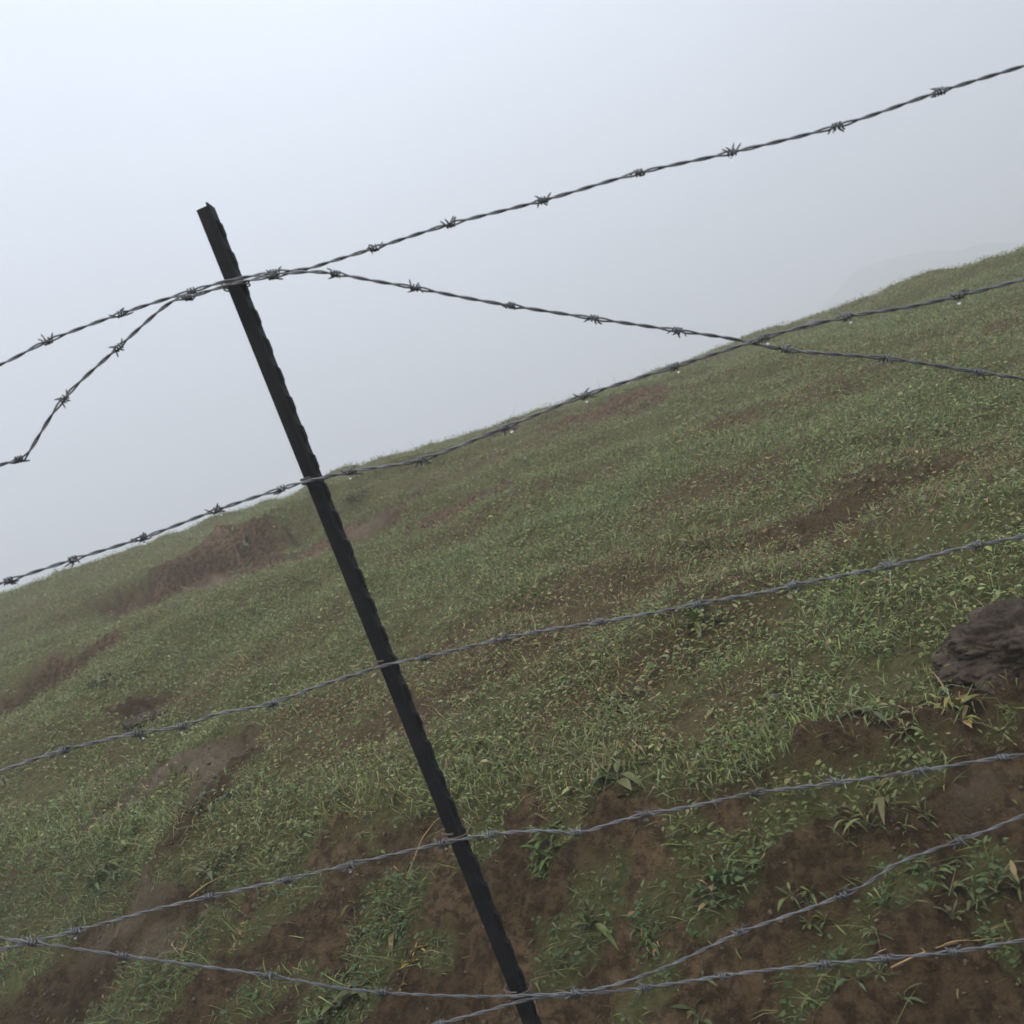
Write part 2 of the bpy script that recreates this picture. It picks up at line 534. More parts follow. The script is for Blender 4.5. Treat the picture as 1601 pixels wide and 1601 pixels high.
# ------------------------------------------------------------------ grass and ground-cover leaves
PAL = np.array([(.165, .210, .058), (.082, .118, .036), (.195, .200, .070), (.220, .255, .125), (.265, .300, .100),
                (.350, .275, .140), (.200, .135, .070), (.260, .200, .095)])


def tints(n, lush, dry):
    """one colour per blade: greens where lush, straw and brown where dry"""
    wts = np.stack([0.18 + 0.3 * lush, 0.20 + 0.0 * lush, 0.22 - 0.1 * lush, 0.04 + 0.26 * lush, 0.02 + .15 * lush,
                    0.04 + 0.12 * dry, 0.04 + 0.28 * dry, 0.05 + 0.22 * dry], 1)
    wts = np.maximum(wts, 0.005)
    cum = np.cumsum(wts / wts.sum(1, keepdims=True), 1)
    k = (rng.random(n)[:, None] > cum).sum(1).clip(0, len(PAL) - 1)
    c = PAL[k] * rng.uniform(0.75, 1.2, (n, 1)) * rng.uniform(0.92, 1.08, (n, 3))
    return c


def scatter(r0, r1, dens, keep):
    """points on the ground between two distances, evenly per square metre"""
    half = math.radians(43)
    n = int(dens * half * (r1 * r1 - r0 * r0))
    r = np.sqrt(rng.uniform(r0 * r0, r1 * r1, n))
    a = rng.uniform(-half, half, n)
    x, y = r * np.sin(a), r * np.cos(a)
    bare, red, lush = ground_cover(x, y)
    clump = fbm(x * 14, y * 14, 2, 101) + 0.8 * fbm(x * 5, y * 5, 2, 103)
    ok = rng.random(n) < keep(bare, lush, clump, x, y)
    x, y, bare, lush = x[ok], y[ok], bare[ok], lush[ok]
    z = height(x, y, bare)
    e = 0.03
    nx = -(height(x + e, y, bare) - z) / e
    ny = -(height(x, y + e, bare) - z) / e
    nv = np.stack([nx, ny, np.ones_like(nx)], 1)
    nv /= np.linalg.norm(nv, axis=1, keepdims=True)
    dry = np.clip(0.40 - 0.5 * lush + 0.35 * fbm(x * 2.2, y * 2.2, 3, 111) + 0.4 * bare + 0.85 * worn(x, y), 0, 1)
    lush = lush * (1 - .6 * worn(x, y))
    return np.stack([x, y, z], 1), nv, lush, dry, bare


def strip_mesh(name, P, up, L, W, lean, az, bend, tint, mat, label, cat):
    """curved tapering blades, five corners each"""
    n = len(P)
    hz = np.stack([np.cos(az), np.sin(az), np.zeros(n)], 1)
    side = np.stack([-np.sin(az + rng.normal(0, .5, n)), np.cos(az), rng.normal(0, .15, n)], 1)
    side /= np.linalg.norm(side, axis=1, keepdims=True)
    d1 = up * np.cos(lean)[:, None] + hz * np.sin(lean)[:, None]
    l2 = lean + bend
    d2 = up * np.cos(l2)[:, None] + hz * np.sin(l2)[:, None]
    M = P + d1 * (L * .52)[:, None]
    T = M + d2 * (L * .48)[:, None]
    base = P - up * 0.006
    V = np.stack([base - side * (W * .36)[:, None], base + side * (W * .36)[:, None],
                  M + side * (W * .5)[:, None], M - side * (W * .5)[:, None], T], 1).reshape(-1, 3)
    i = np.arange(n)[:, None] * 5
    loops = (i + np.array([[0, 1, 2, 3, 3, 2, 4]])).ravel()
    totals = np.tile([4, 3], n)
    starts = np.concatenate([[0], np.cumsum(totals)[:-1]])
    me = mesh_np(name, V, loops, starts, totals, smooth=False)
    a = me.attributes.new('tint', 'FLOAT_COLOR', 'POINT')
    c = np.repeat(np.hstack([tint, np.ones((n, 1))]), 5, axis=0)
    a.data.foreach_set('color', c.astype(np.float32).ravel())
    o = link(name, me, mat)
    tag(o, label, cat, kind='stuff')
    return o


LEAF = mat_leaf('turf_leaf', .55, .38)


def build_grass():
    parts = []
    edge = lambda x, y: np.exp(-((y - lip_y(x) - 0.05) / 0.12) ** 2)

    def k_near(b, lu, cl, x, y):
        return np.clip((1 - b) ** 1.4 * (0.80 + 0.35 * lu + 0.6 * cl) + 0.45 * edge(x, y) * (1 - .5 * b), 0.010, 1)

    for r0, r1, dens, ll, ww in ((1.2, 3.2, 11500, .032, .0026), (3.2, 5.6, 9000, .029, .0031), (5.6, 9.0, 5200, .029, .0044), (9.0, 15.0, 2300, .029, .0066)):
        P, up, lu, dry, b = scatter(r0, r1, dens, k_near)
        n = len(P)
        L = ll * rng.lognormal(0, .38, n) * (0.75 + 0.6 * lu) * (1 + .45 * fbm(P[:, 0] * 5, P[:, 1] * 5, 2, 103))
        e = edge(P[:, 0], P[:, 1])
        L = L * (1 + 0.7 * e)
        W = ww * rng.uniform(.6, 1.3, n)
        lean = np.abs(rng.normal(1.12, .36, n)).clip(0, 1.5)
        az = rng.uniform(0, 2 * np.pi, n)
        hang = rng.random(n) < 0.55 * e            # blades falling over the edge of the cut
        az = np.where(hang, rng.normal(-1.9, .6, n), az)
        bend = rng.normal(.45, .35, n) + hang * .8
        parts.append((P, up, L, W, lean, az, bend, tints(n, lu, dry)))
    # thin seed stalks, most of them along the crest
    P, up, lu, dry, b = scatter(3.0, 14.0, 1.6, lambda b, l, c, x, y: (1 - b) * (0.3 + 0.7 * sstep(8, 11, y)))
    n = len(P)
    parts.append((P, up, rng.uniform(.07, .20, n), np.full(n, .002) * (1 + P[:, 1] / 9), np.abs(rng.normal(.12, .12, n)),
                  rng.uniform(0, 6.28, n), rng.normal(.15, .2, n), tints(n, lu * 0, np.ones(n))))
    a = [np.concatenate([p[k] for p in parts]) for k in range(8)]
    strip_mesh('grass', *a, LEAF, 'short grazed grass covering the hillside behind the fence', 'grass')


def build_leaves():
    Vs, Ls, Ts, Cs, off = [], [], [], [], 0

    def keep(b, lu, cl, x, y):
        return np.clip((1 - b) ** 2.2 * (0.45 + 0.6 * lu + 0.8 * cl), 0.002, 1)

    for r0, r1, dens, size in ((1.2, 2.2, 14000, .0085), (2.2, 3.2, 8500, .010), (3.2, 5.6, 5800, .0112), (5.6, 9.0, 3200, .0135), (9.0, 14.0, 1200, .0165)):
        P, up, lu, dry, b = scatter(r0, r1, dens, keep)
        n = len(P)
        s = size * rng.lognormal(0, .28, n)
        az = rng.uniform(0, 2 * np.pi, n)
        hz = np.stack([np.cos(az), np.sin(az), rng.normal(.35, .35, n)], 1)
        hz -= 0.3 * up * (hz * up).sum(1, keepdims=True)
        hz /= np.linalg.norm(hz, axis=1, keepdims=True)
        sd_ = np.cross(up, hz)
        sd_ /= np.linalg.norm(sd_, axis=1, keepdims=True)
        nn = np.cross(hz, sd_)
        base = P + up * (rng.random(n) ** 1.5 * .030 * (1 + lu) + .002)[:, None]
        S = s[:, None]
        wv = rng.uniform(.17, .33, n)[:, None]
        fold = rng.uniform(.02, .22, n)[:, None]
        droop = rng.uniform(-.05, .4, n)[:, None]
        V = np.stack([base, base + hz * S * .35 + sd_ * S * wv + nn * S * fold, base + hz * S * .35 - sd_ * S * wv + nn * S * fold,
                      base + hz * S * .55, base + hz * S * .78 + sd_ * S * wv * .75 + nn * S * (fold - droop * .4),
                      base + hz * S * .78 - sd_ * S * wv * .75 + nn * S * (fold - droop * .4), base + hz * S * 1.15 - nn * S * droop], 1)
        f = np.array([[0, 3, 1], [0, 2, 3], [1, 3, 4], [2, 5, 3], [3, 6, 4], [3, 5, 6]])
        i = np.arange(n)[:, None, None] * 7 + off
        Vs.append(V.reshape(-1, 3)); Ls.append((i + f[None]).ravel())
        off += n * 7
        c = tints(n, np.clip(lu + .2, 0, 1), dry * .55)
        onb = 1 - sstep(-.25, -.02, P[:, 1] - lip_y(P[:, 0]))[:, None]         # leaves below the lip take one darker, deeper green
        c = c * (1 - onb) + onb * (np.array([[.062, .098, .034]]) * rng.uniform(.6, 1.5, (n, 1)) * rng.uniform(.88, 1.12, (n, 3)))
        orange = rng.random(n) < 0.006
        c[orange] = np.array([.26, .13, .05])
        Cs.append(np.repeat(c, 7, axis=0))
    V, L, C = np.concatenate(Vs), np.concatenate(Ls), np.concatenate(Cs)
    nf = len(L) // 3
    me = mesh_np('ground_cover', V, L, np.arange(nf) * 3, np.full(nf, 3), smooth=False)
    a = me.attributes.new('tint', 'FLOAT_COLOR', 'POINT')
    a.data.foreach_set('color', np.hstack([C, np.ones((len(C), 1))]).astype(np.float32).ravel())
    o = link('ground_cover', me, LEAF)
    tag(o, 'small leaved weeds matted through the turf and on the bank', 'ground cover', kind='stuff')


build_grass()
build_leaves()

# loose crumbs of earth on the bare bank
def build_crumbs():
    P, up, lu, dry, b = scatter(1.25, 4.5, 2600, lambda b, l, c, x, y: sstep(.45, .9, b) * (.25 + .5 * np.clip(c, 0, 1)))
    n = len(P)
    oct_v = np.array([(1, 0, 0), (-1, 0, 0), (0, 1, 0), (0, -1, 0), (0, 0, 1), (0, 0, -1)], float)
    oct_f = np.array([(0, 2, 4), (2, 1, 4), (1, 3, 4), (3, 0, 4), (2, 0, 5), (1, 2, 5), (3, 1, 5), (0, 3, 5)])
    s = .0030 * rng.lognormal(0, .45, n)
    V = P[:, None] + oct_v[None] * s[:, None, None] * rng.uniform(.55, 1.25, (n, 6, 3)) * np.array([1.2, 1.2, .8])
    L = (np.arange(n)[:, None, None] * 6 + oct_f[None]).ravel()
    me = mesh_np('soil_crumbs', V.reshape(-1, 3), L, np.arange(n * 8) * 3, np.full(n * 8, 3), smooth=False)
    o = link('soil_crumbs', me, mat_rough('loose_earth', [(.3, (.050, .034, .020)), (.55, (.085, .060, .036)), (.75, (.15, .11, .07))], 25, 90, .002))
    tag(o, 'loose crumbs of brown earth lying on the bare bank', 'soil', kind='stuff')


build_crumbs()

# ------------------------------------------------------------------ fence
FENCE_Y = 1.40
WIRE = mat_wire()
POST = mat_post()
DEW = mat_dew()


def on_fence(px, py, off=0.0):
    """a point of the fence line: it runs straight across on the left of the post and comes
    nine degrees nearer to the road on the right of it"""
    d = ray(px, py)
    y0 = FENCE_Y - off
    t = y0 / d.y
    p = EYE + d * t
    px0 = -0.26
    if p.x > px0:
        k = math.tan(math.radians(9))
        # y = y0 - k (x - px0)
        t = (y0 + k * px0 - EYE.y) / (d.y + k * d.x)
        p = EYE + d * t
    return p


def catmull(pts, step):
    P = [np.array(p) for p in pts]
    P = [2 * P[0] - P[1]] + P + [2 * P[-1] - P[-2]]
    outp = []
    for k in range(1, len(P) - 2):
        n = max(2, int(np.linalg.norm(P[k + 1] - P[k]) / step))
        for i in range(n):
            t = i / n
            outp.append(0.5 * (2 * P[k] + (P[k + 1] - P[k - 1]) * t + (2 * P[k - 1] - 5 * P[k] + 4 * P[k + 1] - P[k + 2]) * t * t
                               + (-P[k - 1] + 3 * P[k] - 3 * P[k + 1] + P[k + 2]) * t ** 3))
    outp.append(P[-2])
    return np.array(outp)


def tube(path, radius, sides=6, closed=False):
    """verts and faces of a round tube along a path; radius may vary"""
    path = np.asarray(path, float)
    n = len(path)
    rad = np.full(n, radius) if np.isscalar(radius) else np.asarray(radius)
    tan = np.gradient(path, axis=0)
    if closed:
        tan = np.roll(path, -1, 0) - np.roll(path, 1, 0)
    tan /= np.linalg.norm(tan, axis=1, keepdims=True) + 1e-12
    ref = np.array([0.13, 0.31, 0.94]) if abs(tan[:, 2]).mean() < .8 else np.array([0.9, 0.4, 0.1])
    n1 = np.cross(tan, ref); n1 /= np.linalg.norm(n1, axis=1, keepdims=True) + 1e-12
    n2 = np.cross(tan, n1)
    a = np.arange(sides) * 2 * np.pi / sides
    V = path[:, None] + rad[:, None, None] * (np.cos(a)[None, :, None] * n1[:, None] + np.sin(a)[None, :, None] * n2[:, None])
    faces = []
    m = n if closed else n - 1
    for i in range(m):
        i2 = (i + 1) % n
        for j in range(sides):
            j2 = (j + 1) % sides
            faces.append((i * sides + j, i * sides + j2, i2 * sides + j2, i2 * sides + j))
    V = V.reshape(-1, 3)
    if not closed:
        V = np.vstack([V, path[:1], path[-1:]])
        c0, c1 = len(V) - 2, len(V) - 1
        for j in range(sides):
            j2 = (j + 1) % sides
            faces.append((c0, j2, j)); faces.append((c1, (n - 1) * sides + j, (n - 1) * sides + j2))
    return V, faces


def join(parts):
    V, Fc, off = [], [], 0
    for v, f in parts:
        V.append(np.asarray(v)); Fc += [tuple(i + off for i in q) for q in f]; off += len(v)
    return np.vstack(V), Fc


def make_barb(seed):
    """two short wires wound round the line, each with two cut points standing off it; x is along the line"""
    r = random.Random(seed)
    parts = []
    for s in (0, 1):
        x0 = (-0.0035, 0.0022)[s]
        turns, rad = 1.6, 0.0042
        a0 = r.uniform(0, 6.28) + s * 1.6
        k = np.linspace(0, 1, 22)
        coil = np.stack([x0 + (k - .5) * 0.006, rad * np.cos(a0 + k * turns * 6.283), rad * np.sin(a0 + k * turns * 6.283)], 1)
        tail = []
        for end in (0, -1):
            a = a0 + (0 if end == 0 else turns * 6.283)
            sg = -1 if end == 0 else 1
            tdir = np.array([sg * r.uniform(.35, 1.3), -math.sin(a) * sg * 1.0, math.cos(a) * sg * 1.0])
            tdir = tdir / np.linalg.norm(tdir)
            ln = r.uniform(.008, .0135)
            tail.append([coil[end] + tdir * ln * q for q in (0.35, .7, 1.0)])
        path = np.vstack([np.array(tail[0])[::-1], coil, np.array(tail[1])])
        rr = np.full(len(path), .0012); rr[0] = rr[-1] = .0004
        parts.append(tube(path, rr, 6))
    V, f = join(parts)
    return mesh_py('barb', V, f)


BARBS = [make_barb(k) for k in range(7)]
for me in BARBS: me.materials.append(WIRE)


def make_drop():
    V, f = [], []
    prof = [(0, .0034), (.0012, .0030), (.0021, .0016), (.0026, 0), (.0023, -.0014), (.0014, -.0024), (0, -.0028)]
    s = 10
    for r_, z_ in prof:
        for j in range(s):
            a = j / s * 6.283
            V.append((r_ * math.cos(a), r_ * math.sin(a), z_))
    for i in range(len(prof) - 1):
        for j in range(s):
            f.append((i * s + j, i * s + (j + 1) % s, (i + 1) * s + (j + 1) % s, (i + 1) * s + j)[::-1])
    me = mesh_py('dew_drop', V, f)
    me.materials.append(DEW)
    return me


DROP = make_drop()


def barbed_wire(pts, barb_px, label, group, off=0.0, phase=0.0, drops=(), rad=0.0013, ext=(3.0, 2.6), depth=None):
    P = [np.array(on_fence(a, b, off)) for a, b in pts]
    if depth:
        P = [p + (p - np.array(EYE)) / np.linalg.norm(p - np.array(EYE)) * depth(a) for p, (a, b) in zip(P, pts)]
    dl = (P[0] - P[2]); dl /= np.linalg.norm(dl)
    dr = (P[-1] - P[-3]); dr /= np.linalg.norm(dr)
    wob = lambda: np.array([0, 0, rnd.uniform(-.004, .004)])
    L = [P[0] + dl * s + wob() for s in np.arange(ext[0], .05, -.13)] if ext[0] > 0 else []
    Rr = [P[-1] + dr * s + wob() for s in np.arange(.13, ext[1], .13)] if ext[1] > 0 else []
    path = catmull(L + P + Rr, 0.004)
    seg = np.linalg.norm(np.diff(path, axis=0), axis=1)
    arc = np.concatenate([[0], np.cumsum(seg)])
    tan = np.gradient(path, axis=0)
    tan /= np.linalg.norm(tan, axis=1, keepdims=True)
    # barb positions along the line, from the photo inside the frame, evenly outside it
    bpos = []
    for a, b in barb_px:
        q = np.array(on_fence(a, b, off))
        if depth:
            q = q + (q - np.array(EYE)) / np.linalg.norm(q - np.array(EYE)) * depth(a)
        bpos.append(arc[int(np.argmin(((path - q) ** 2).sum(1)))])
    bpos.sort()
    b0 = bpos[0] - .13
    while b0 > 0.05 and ext[0] > 0: bpos.insert(0, b0); b0 -= .13
    b1 = bpos[-1] + .13
    while b1 < arc[-1] - .05 and ext[1] > 0: bpos.append(b1); b1 += .13
    bulge = sum(np.exp(-((arc - b_) / .016) ** 2) for b_ in bpos)
    hr = rad * 1.02 + 0.0012 * np.clip(bulge, 0, 1)
    n1 = np.cross(tan, np.array([0, 1.0, 0])); n1 /= np.linalg.norm(n1, axis=1, keepdims=True)
    n2 = np.cross(tan, n1)
    ang = arc / 0.060 * 2 * np.pi + phase + 0.8 * np.sin(arc * 7 + phase)
    parts = []
    for s in (0, np.pi):
        q = path + hr[:, None] * (np.cos(ang + s)[:, None] * n1 + np.sin(ang + s)[:, None] * n2)
        parts.append(tube(q, rad, 6))
    V, f = join(parts)
    org = path[len(path) // 2]
    o = link('barbed_wire', mesh_py('barbed_wire', V - org, f), WIRE)
    o.location = org
    tag(o, label, 'wire', group)
    for k, b_ in enumerate(bpos):
        i = min(int(np.searchsorted(arc, b_)), len(path) - 1)
        e = bpy.data.objects.new('barb', BARBS[rnd.randrange(len(BARBS))])
        col.objects.link(e)
        e.parent = o
        X = Vector(tan[i]); Z = Vector((0, 0, 1)); Yv = Z.cross(X).normalized(); Z = X.cross(Yv)
        m = Matrix((X, Yv, Z)).transposed().to_4x4() @ Matrix.Rotation(rnd.uniform(0, 6.28), 4, 'X')
        m.translation = Vector(path[i] - org)
        e.matrix_local = m
        if rnd.random() < (drops or 0):
            d = bpy.data.objects.new('dew_drop', DROP)
            col.objects.link(d)
            d.parent = e
            s_ = rnd.uniform(.55, .95)
            w_ = Matrix.Translation(Vector((rnd.uniform(-.006, .006), 0, -.0078))) @ Matrix.Scale(s_, 4)
            w_.translation = Vector(path[i] - org) + w_.translation
            d.matrix_parent_inverse = Matrix.Identity(4)
            d.matrix_local = m.inverted() @ w_
    return o


G_WIRE = 'barbed wires strung along the fence post'
ANG0 = 0
W1 = [(0, 570), (75, 533), (190, 490), (300, 455), (365, 437), (430, 426), (480, 420), (520, 408), (585, 388), (705, 350), (850, 313), (1000, 270), (1145, 238), (1310, 197), (1470, 143), (1601, 103)]
barbed_wire(W1, [(75, 533), (190, 490), (300, 455), (430, 428), (585, 388), (705, 350), (850, 313), (1000, 270), (1145, 238), (1310, 197), (1470, 143)],
            'topmost barbed wire, crossing the fog just under the head of the post', G_WIRE, 0.0, 0.3, .3)
W2 = [(0, 912), (110, 876), (225, 840), (340, 797), (440, 764), (490, 750), (560, 735), (660, 718), (790, 668), (915, 618), (1055, 573), (1180, 533), (1240, 515), (1325, 495), (1430, 478), (1530, 455), (1601, 437)]
barbed_wire(W2, [(15, 908), (115, 875), (225, 838), (340, 797), (440, 764), (550, 738), (660, 718), (790, 668), (915, 618), (1055, 573), (1195, 530), (1325, 495), (1500, 463)],
            'second barbed wire down the post, running along the skyline of the hill', G_WIRE, 0.0, 1.3, .75)
W3 = [(0, 1205), (85, 1177), (185, 1152), (285, 1135), (340, 1116), (420, 1101), (500, 1072), (560, 1053), (603, 1040), (670, 1026), (790, 998), (850, 986), (935, 973), (1060, 951), (1130, 937), (1205, 924), (1250, 913), (1400, 883), (1500, 858), (1601, 838)]
barbed_wire(W3, [(100, 1173), (215, 1147), (285, 1135), (430, 1098), (665, 1027), (790, 998), (940, 972), (1090, 945), (1240, 915), (1390, 885), (1530, 851)],
            'third barbed wire down, crossing the middle of the green meadow', G_WIRE, 0.0, 2.1, .75)
W4 = [(0, 1485), (120, 1455), (250, 1420), (380, 1390), (450, 1375), (550, 1351), (640, 1330), (708, 1315), (770, 1304), (850, 1299), (905, 1302), (960, 1286), (1010, 1273), (1080, 1261), (1180, 1240), (1300, 1225), (1440, 1205), (1530, 1190), (1601, 1180)]
barbed_wire(W4, [(120, 1455), (330, 1401), (450, 1375), (550, 1351), (690, 1319), (770, 1304), (905, 1302), (1010, 1273), (1180, 1240), (1310, 1224), (1440, 1205), (1570, 1184)],
            'pale fourth barbed wire, just under the grassy lip of the earth bank', G_WIRE, 0.0, 2.9, .7)
W5 = [(560, 1634), (690, 1600), (760, 1581), (830, 1562), (900, 1556), (1000, 1545), (1125, 1527), (1190, 1518), (1290, 1507), (1400, 1497), (1500, 1487), (1601, 1470)]
barbed_wire(W5, [(690, 1600), (900, 1556), (1010, 1544), (1130, 1527), (1290, 1507), (1385, 1498), (1490, 1488)],
            'lowest taut barbed wire, leaving the bottom edge of the photo left of the post', G_WIRE, 0.0, 0.9, .3, ext=(2.0, 2.6))
G_LOOSE = 'loose strands of barbed wire tied at the post'
L1 = [(-60, 752), (0, 727), (30, 718), (44, 708), (100, 623), (185, 543), (262, 476), (300, 463), (365, 444), (430, 431), (480, 425), (525, 428), (590, 440), (650, 450), (720, 464), (800, 478), (930, 498), (1060, 517), (1140, 529), (1230, 547), (1310, 554), (1385, 560), (1455, 570), (1530, 582), (1601, 592)]
barbed_wire(L1, [(30, 718), (100, 623), (185, 543), (296, 464), (425, 432), (525, 428), (650, 450), (800, 478), (930, 498), (1060, 517), (1230, 547), (1385, 560), (1530, 582)],
            'loose barbed strand tied at the top, sagging away on both sides of the post', G_LOOSE, 0.005, 1.7, .1, ext=(2.0, 2.2),
            depth=lambda a: 0.10 * max(0.0, min(1.0, (a - 560) / 700)))
L2 = [(0, 1467), (52, 1474), (150, 1488), (200, 1495), (340, 1514), (430, 1527), (520, 1543), (600, 1552), (700, 1557), (770, 1558), (830, 1556), (900, 1552), (960, 1540), (1041, 1512), (1100, 1485), (1160, 1457), (1270, 1418), (1340, 1390), (1400, 1352), (1450, 1332), (1540, 1300), (1601, 1275)]
barbed_wire(L2, [(190, 1493), (420, 1525), (600, 1552), (900, 1552), (1160, 1457), (1320, 1398), (1500, 1314)],
            'loose barbed strand at the post foot, drooping over the bare bank in a shallow V', G_LOOSE, 0.005, 0.2, .2, rad=.0012, ext=(2.0, 2.0))


CLIP = mat_rough('rusted_tie_wire', [(.35, (.12, .115, .11)), (.6, (.12, .08, .055))], 60, 200, .0005)


def build_post():
    top = on_fence(318, 325, -0.030)
    bot = on_fence(830, 1601, -0.030)
    # both ends in the plane just behind the wires
    axis = (top - bot).normalized()
    foot = top - axis * 1.75
    length = 1.75
    # T section: a flange with studs, and a stem behind it (x across the flange, y its normal)
    fw, ft, sl, st = .0155, .0028, .0225, .0034
    sec = [(-fw, 0), (fw, 0), (fw, ft), (st, ft + .003), (st * .8, sl), (-st * .8, sl), (-st, ft + .003), (-fw, ft)]
    V, f = [], []
    n = len(sec)
    for z_ in (0, length):
        for (a, b) in sec: V.append((a, b, z_))
    for j in range(n): f.append((j, (j + 1) % n, n + (j + 1) % n, n + j))
    f.append(tuple(range(n))[::-1]); f.append(tuple(range(n, 2 * n)))
    V = np.array(V, float)
    parts = [(V, f)]
    z_ = .45
    while z_ < length - .03:                       # the row of raised studs rolled onto the flange
        h, wd, pr = .018, .0085, .0046
        q = [(-wd, 0, z_ - h), (wd, 0, z_ - h), (wd, 0, z_ + h), (-wd, 0, z_ + h),
             (-wd * .7, -pr, z_ - h * .35), (wd * .7, -pr, z_ - h * .35), (wd * .7, -pr, z_ + h * .55), (-wd * .7, -pr, z_ + h * .55)]
        q = [(a, b + .0006, c) for a, b, c in q]
        parts.append((np.array(q), [(4, 5, 6, 7), (0, 1, 5, 4), (1, 2, 6, 5), (2, 3, 7, 6), (3, 0, 4, 7)]))
        z_ += .045
    V, f = join(parts)
    o = link('fence_post', mesh_py('fence_post', V, f, smooth=False), POST)
    Zv = axis
    turn = math.radians(86)                        # the studded face looks half to the right
    Xv = Vector((math.cos(turn), math.sin(turn), 0))
    Xv = (Xv - Zv * Xv.dot(Zv)).normalized()
    Yv = Zv.cross(Xv)
    m = Matrix((Xv, Yv, Zv)).transposed().to_4x4()
    m.translation = foot - Yv * .012
    o.matrix_world = m
    tag(o, 'dark studded steel T post leaning left, holding the barbed wires', 'fence post')
    bev = o.modifiers.new('bevel', 'BEVEL'); bev.width = .0007; bev.segments = 2
    mi = m.inverted()
    # wire clips: a loop of tie wire hooked round the post at each strand
    for (px, py), tw in (((365, 438), 2.5), ((489, 750), 1.5), ((604, 1040), 1.5), ((709, 1315), 1.5), ((818, 1562), 2.5)):
        p = on_fence(px, py, 0.0)
        k = np.linspace(0, 1, int(40 * tw))
        zc = (p - foot).dot(axis)
        loc = mi @ p
        a = k * tw * 6.283
        cx, cy = 0.0, 0.0095
        rx, ry = .0178, .0185
        path = np.stack([cx + rx * np.cos(a), cy + ry * np.sin(a), zc - .004 + .010 * k + .004 * np.sin(a)], 1)
        V, f = tube(path, .0012, 6)
        link('wire_clip', mesh_py('wire_clip', V, f), CLIP, o)
    return o


build_post()

# ------------------------------------------------------------------ weeds, lumps and stalks
WEED = mat_leaf('weed_leaf', .45, .2)


def leaf_geo(base, d, up, ln, wd, fold, droop, seg=5):
    """a pointed oval leaf that bends over, folded along its midrib"""
    side = d.cross(up).normalized()
    nrm = side.cross(d).normalized()
    V, f = [], []
    for i in range(seg + 1):
        t = i / seg
        c = base + d * (ln * t) - Vector((0, 0, 1)) * (droop * ln * t * t)
        wv = wd * math.sin(math.pi * min(1, t * .93 + .07)) ** .8 * (1 - .25 * t) if i < seg else 0.0004
        V += [c + side * wv + nrm * wv * fold, c, c - side * wv + nrm * wv * fold]
    for i in range(seg):
        for k in range(2):
            f.append((i * 3 + k, i * 3 + k + 1, (i + 1) * 3 + k + 1, (i + 1) * 3 + k))
    return V, f


def weed(px, py, size, nleaf, label, tint=(.050, .085, .032), slim=.30, erect=.5, group='leafy weeds on the bank and turf', yellow=False):
    p = place(px, py)
    parts, cols = [], []
    crowns = [(0.0, 0.0, 1.0)] + [(rnd.gauss(0, size * .45), rnd.gauss(0, size * .38), rnd.uniform(.45, .85)) for _ in range(5)]
    for cx, cy, cs in crowns:
        cz = h1(p.x + cx, p.y + cy) - p.z
        o0 = Vector((cx, cy, cz))
        if cx or cy:                                    # the runner the side crown grew from
            vp, fp = tube([(0, 0, .001), tuple(o0 * .5 + Vector((0, 0, .004))), tuple(o0)], .0011, 4)
            parts.append((vp, fp)); cols += [[.10, .085, .045, 1]] * len(vp)
        for k in range(max(5, int(nleaf * (.6 + .5 * cs)))):
            a = k * 2.4 + rnd.uniform(-.6, .6)
            el = rnd.uniform(.05, .45 + erect)
            d = Vector((math.cos(a) * math.cos(el), math.sin(a) * math.cos(el), math.sin(el)))
            ln = size * cs * rnd.choice((.3, .4, .5, .62, .75))
            b = Vector((0, 0, -.003)) + d * ln * rnd.uniform(.1, .5) + Vector((0, 0, size * .38 * rnd.random() * erect))
            v, f = leaf_geo(o0 + b, (d + Vector((0, 0, rnd.uniform(-.3, .3)))).normalized(), Vector((0, 0, 1)), ln,
                            ln * slim * rnd.uniform(.6, 1.3) * .5, rnd.uniform(.1, .6), rnd.uniform(.1, .9))
            parts.append(([tuple(q) for q in v], f))
            g = rnd.uniform(.6, 1.35)
            c = [tint[0] * 1.85 * g * rnd.uniform(.85, 1.3), tint[1] * 1.45 * g, tint[2] * 1.1 * g, 1]
            if rnd.random() < .06: c = [.20 * g, .14 * g, .06 * g, 1]
            cols += [c] * len(v)
            vp, fp = tube([tuple(o0 + Vector((0, 0, -.01))), tuple(o0 + b * .5 + Vector((0, 0, .002))), tuple(o0 + b)], .0009, 4)
            parts.append((vp, fp)); cols += [[.11, .11, .045, 1]] * len(vp)
    V, f = join(parts)
    me = mesh_py('weed_plant', V, f)
    at = me.attributes.new('tint', 'FLOAT_COLOR', 'POINT')
    at.data.foreach_set('color', np.array(cols, np.float32).ravel())
    o = link('weed_plant', me, WEED)
    o.location = p
    tag(o, label, 'weed', group)
    return o


weed(1500, 1112, .060, 9, 'pale yellow-green leafy weed below the dark earth mound', (.095, .120, .040), .38)
weed(965, 1222, .070, 7, 'weed with broad hanging leaves at the bank lip, right of the post', (.060, .090, .045), .42)
weed(860, 1345, .075, 11, 'bright green weed on bare earth under the fourth wire, right beside the post', (.045, .090, .032), .36)
weed(925, 1450, .065, 9, 'small dark green weed on the earth face between fourth wire and loose strand', (.038, .070, .028), .34)
weed(1130, 1385, .070, 9, 'dark weed halfway down the bare bank, directly above the rising loose strand', (.036, .068, .030), .36)
weed(535, 1572, .095, 9, 'large broad leaved weed under the loose strand at the bottom edge', (.045, .075, .034), .40, .3)
weed(620, 1455, .060, 10, 'bushy little weed on bare earth left of the lower post', (.044, .078, .028), .34)
weed(645, 1508, .040, 6, 'tiny weed with yellowing leaves beside the lower post', (.12, .115, .03), .40)
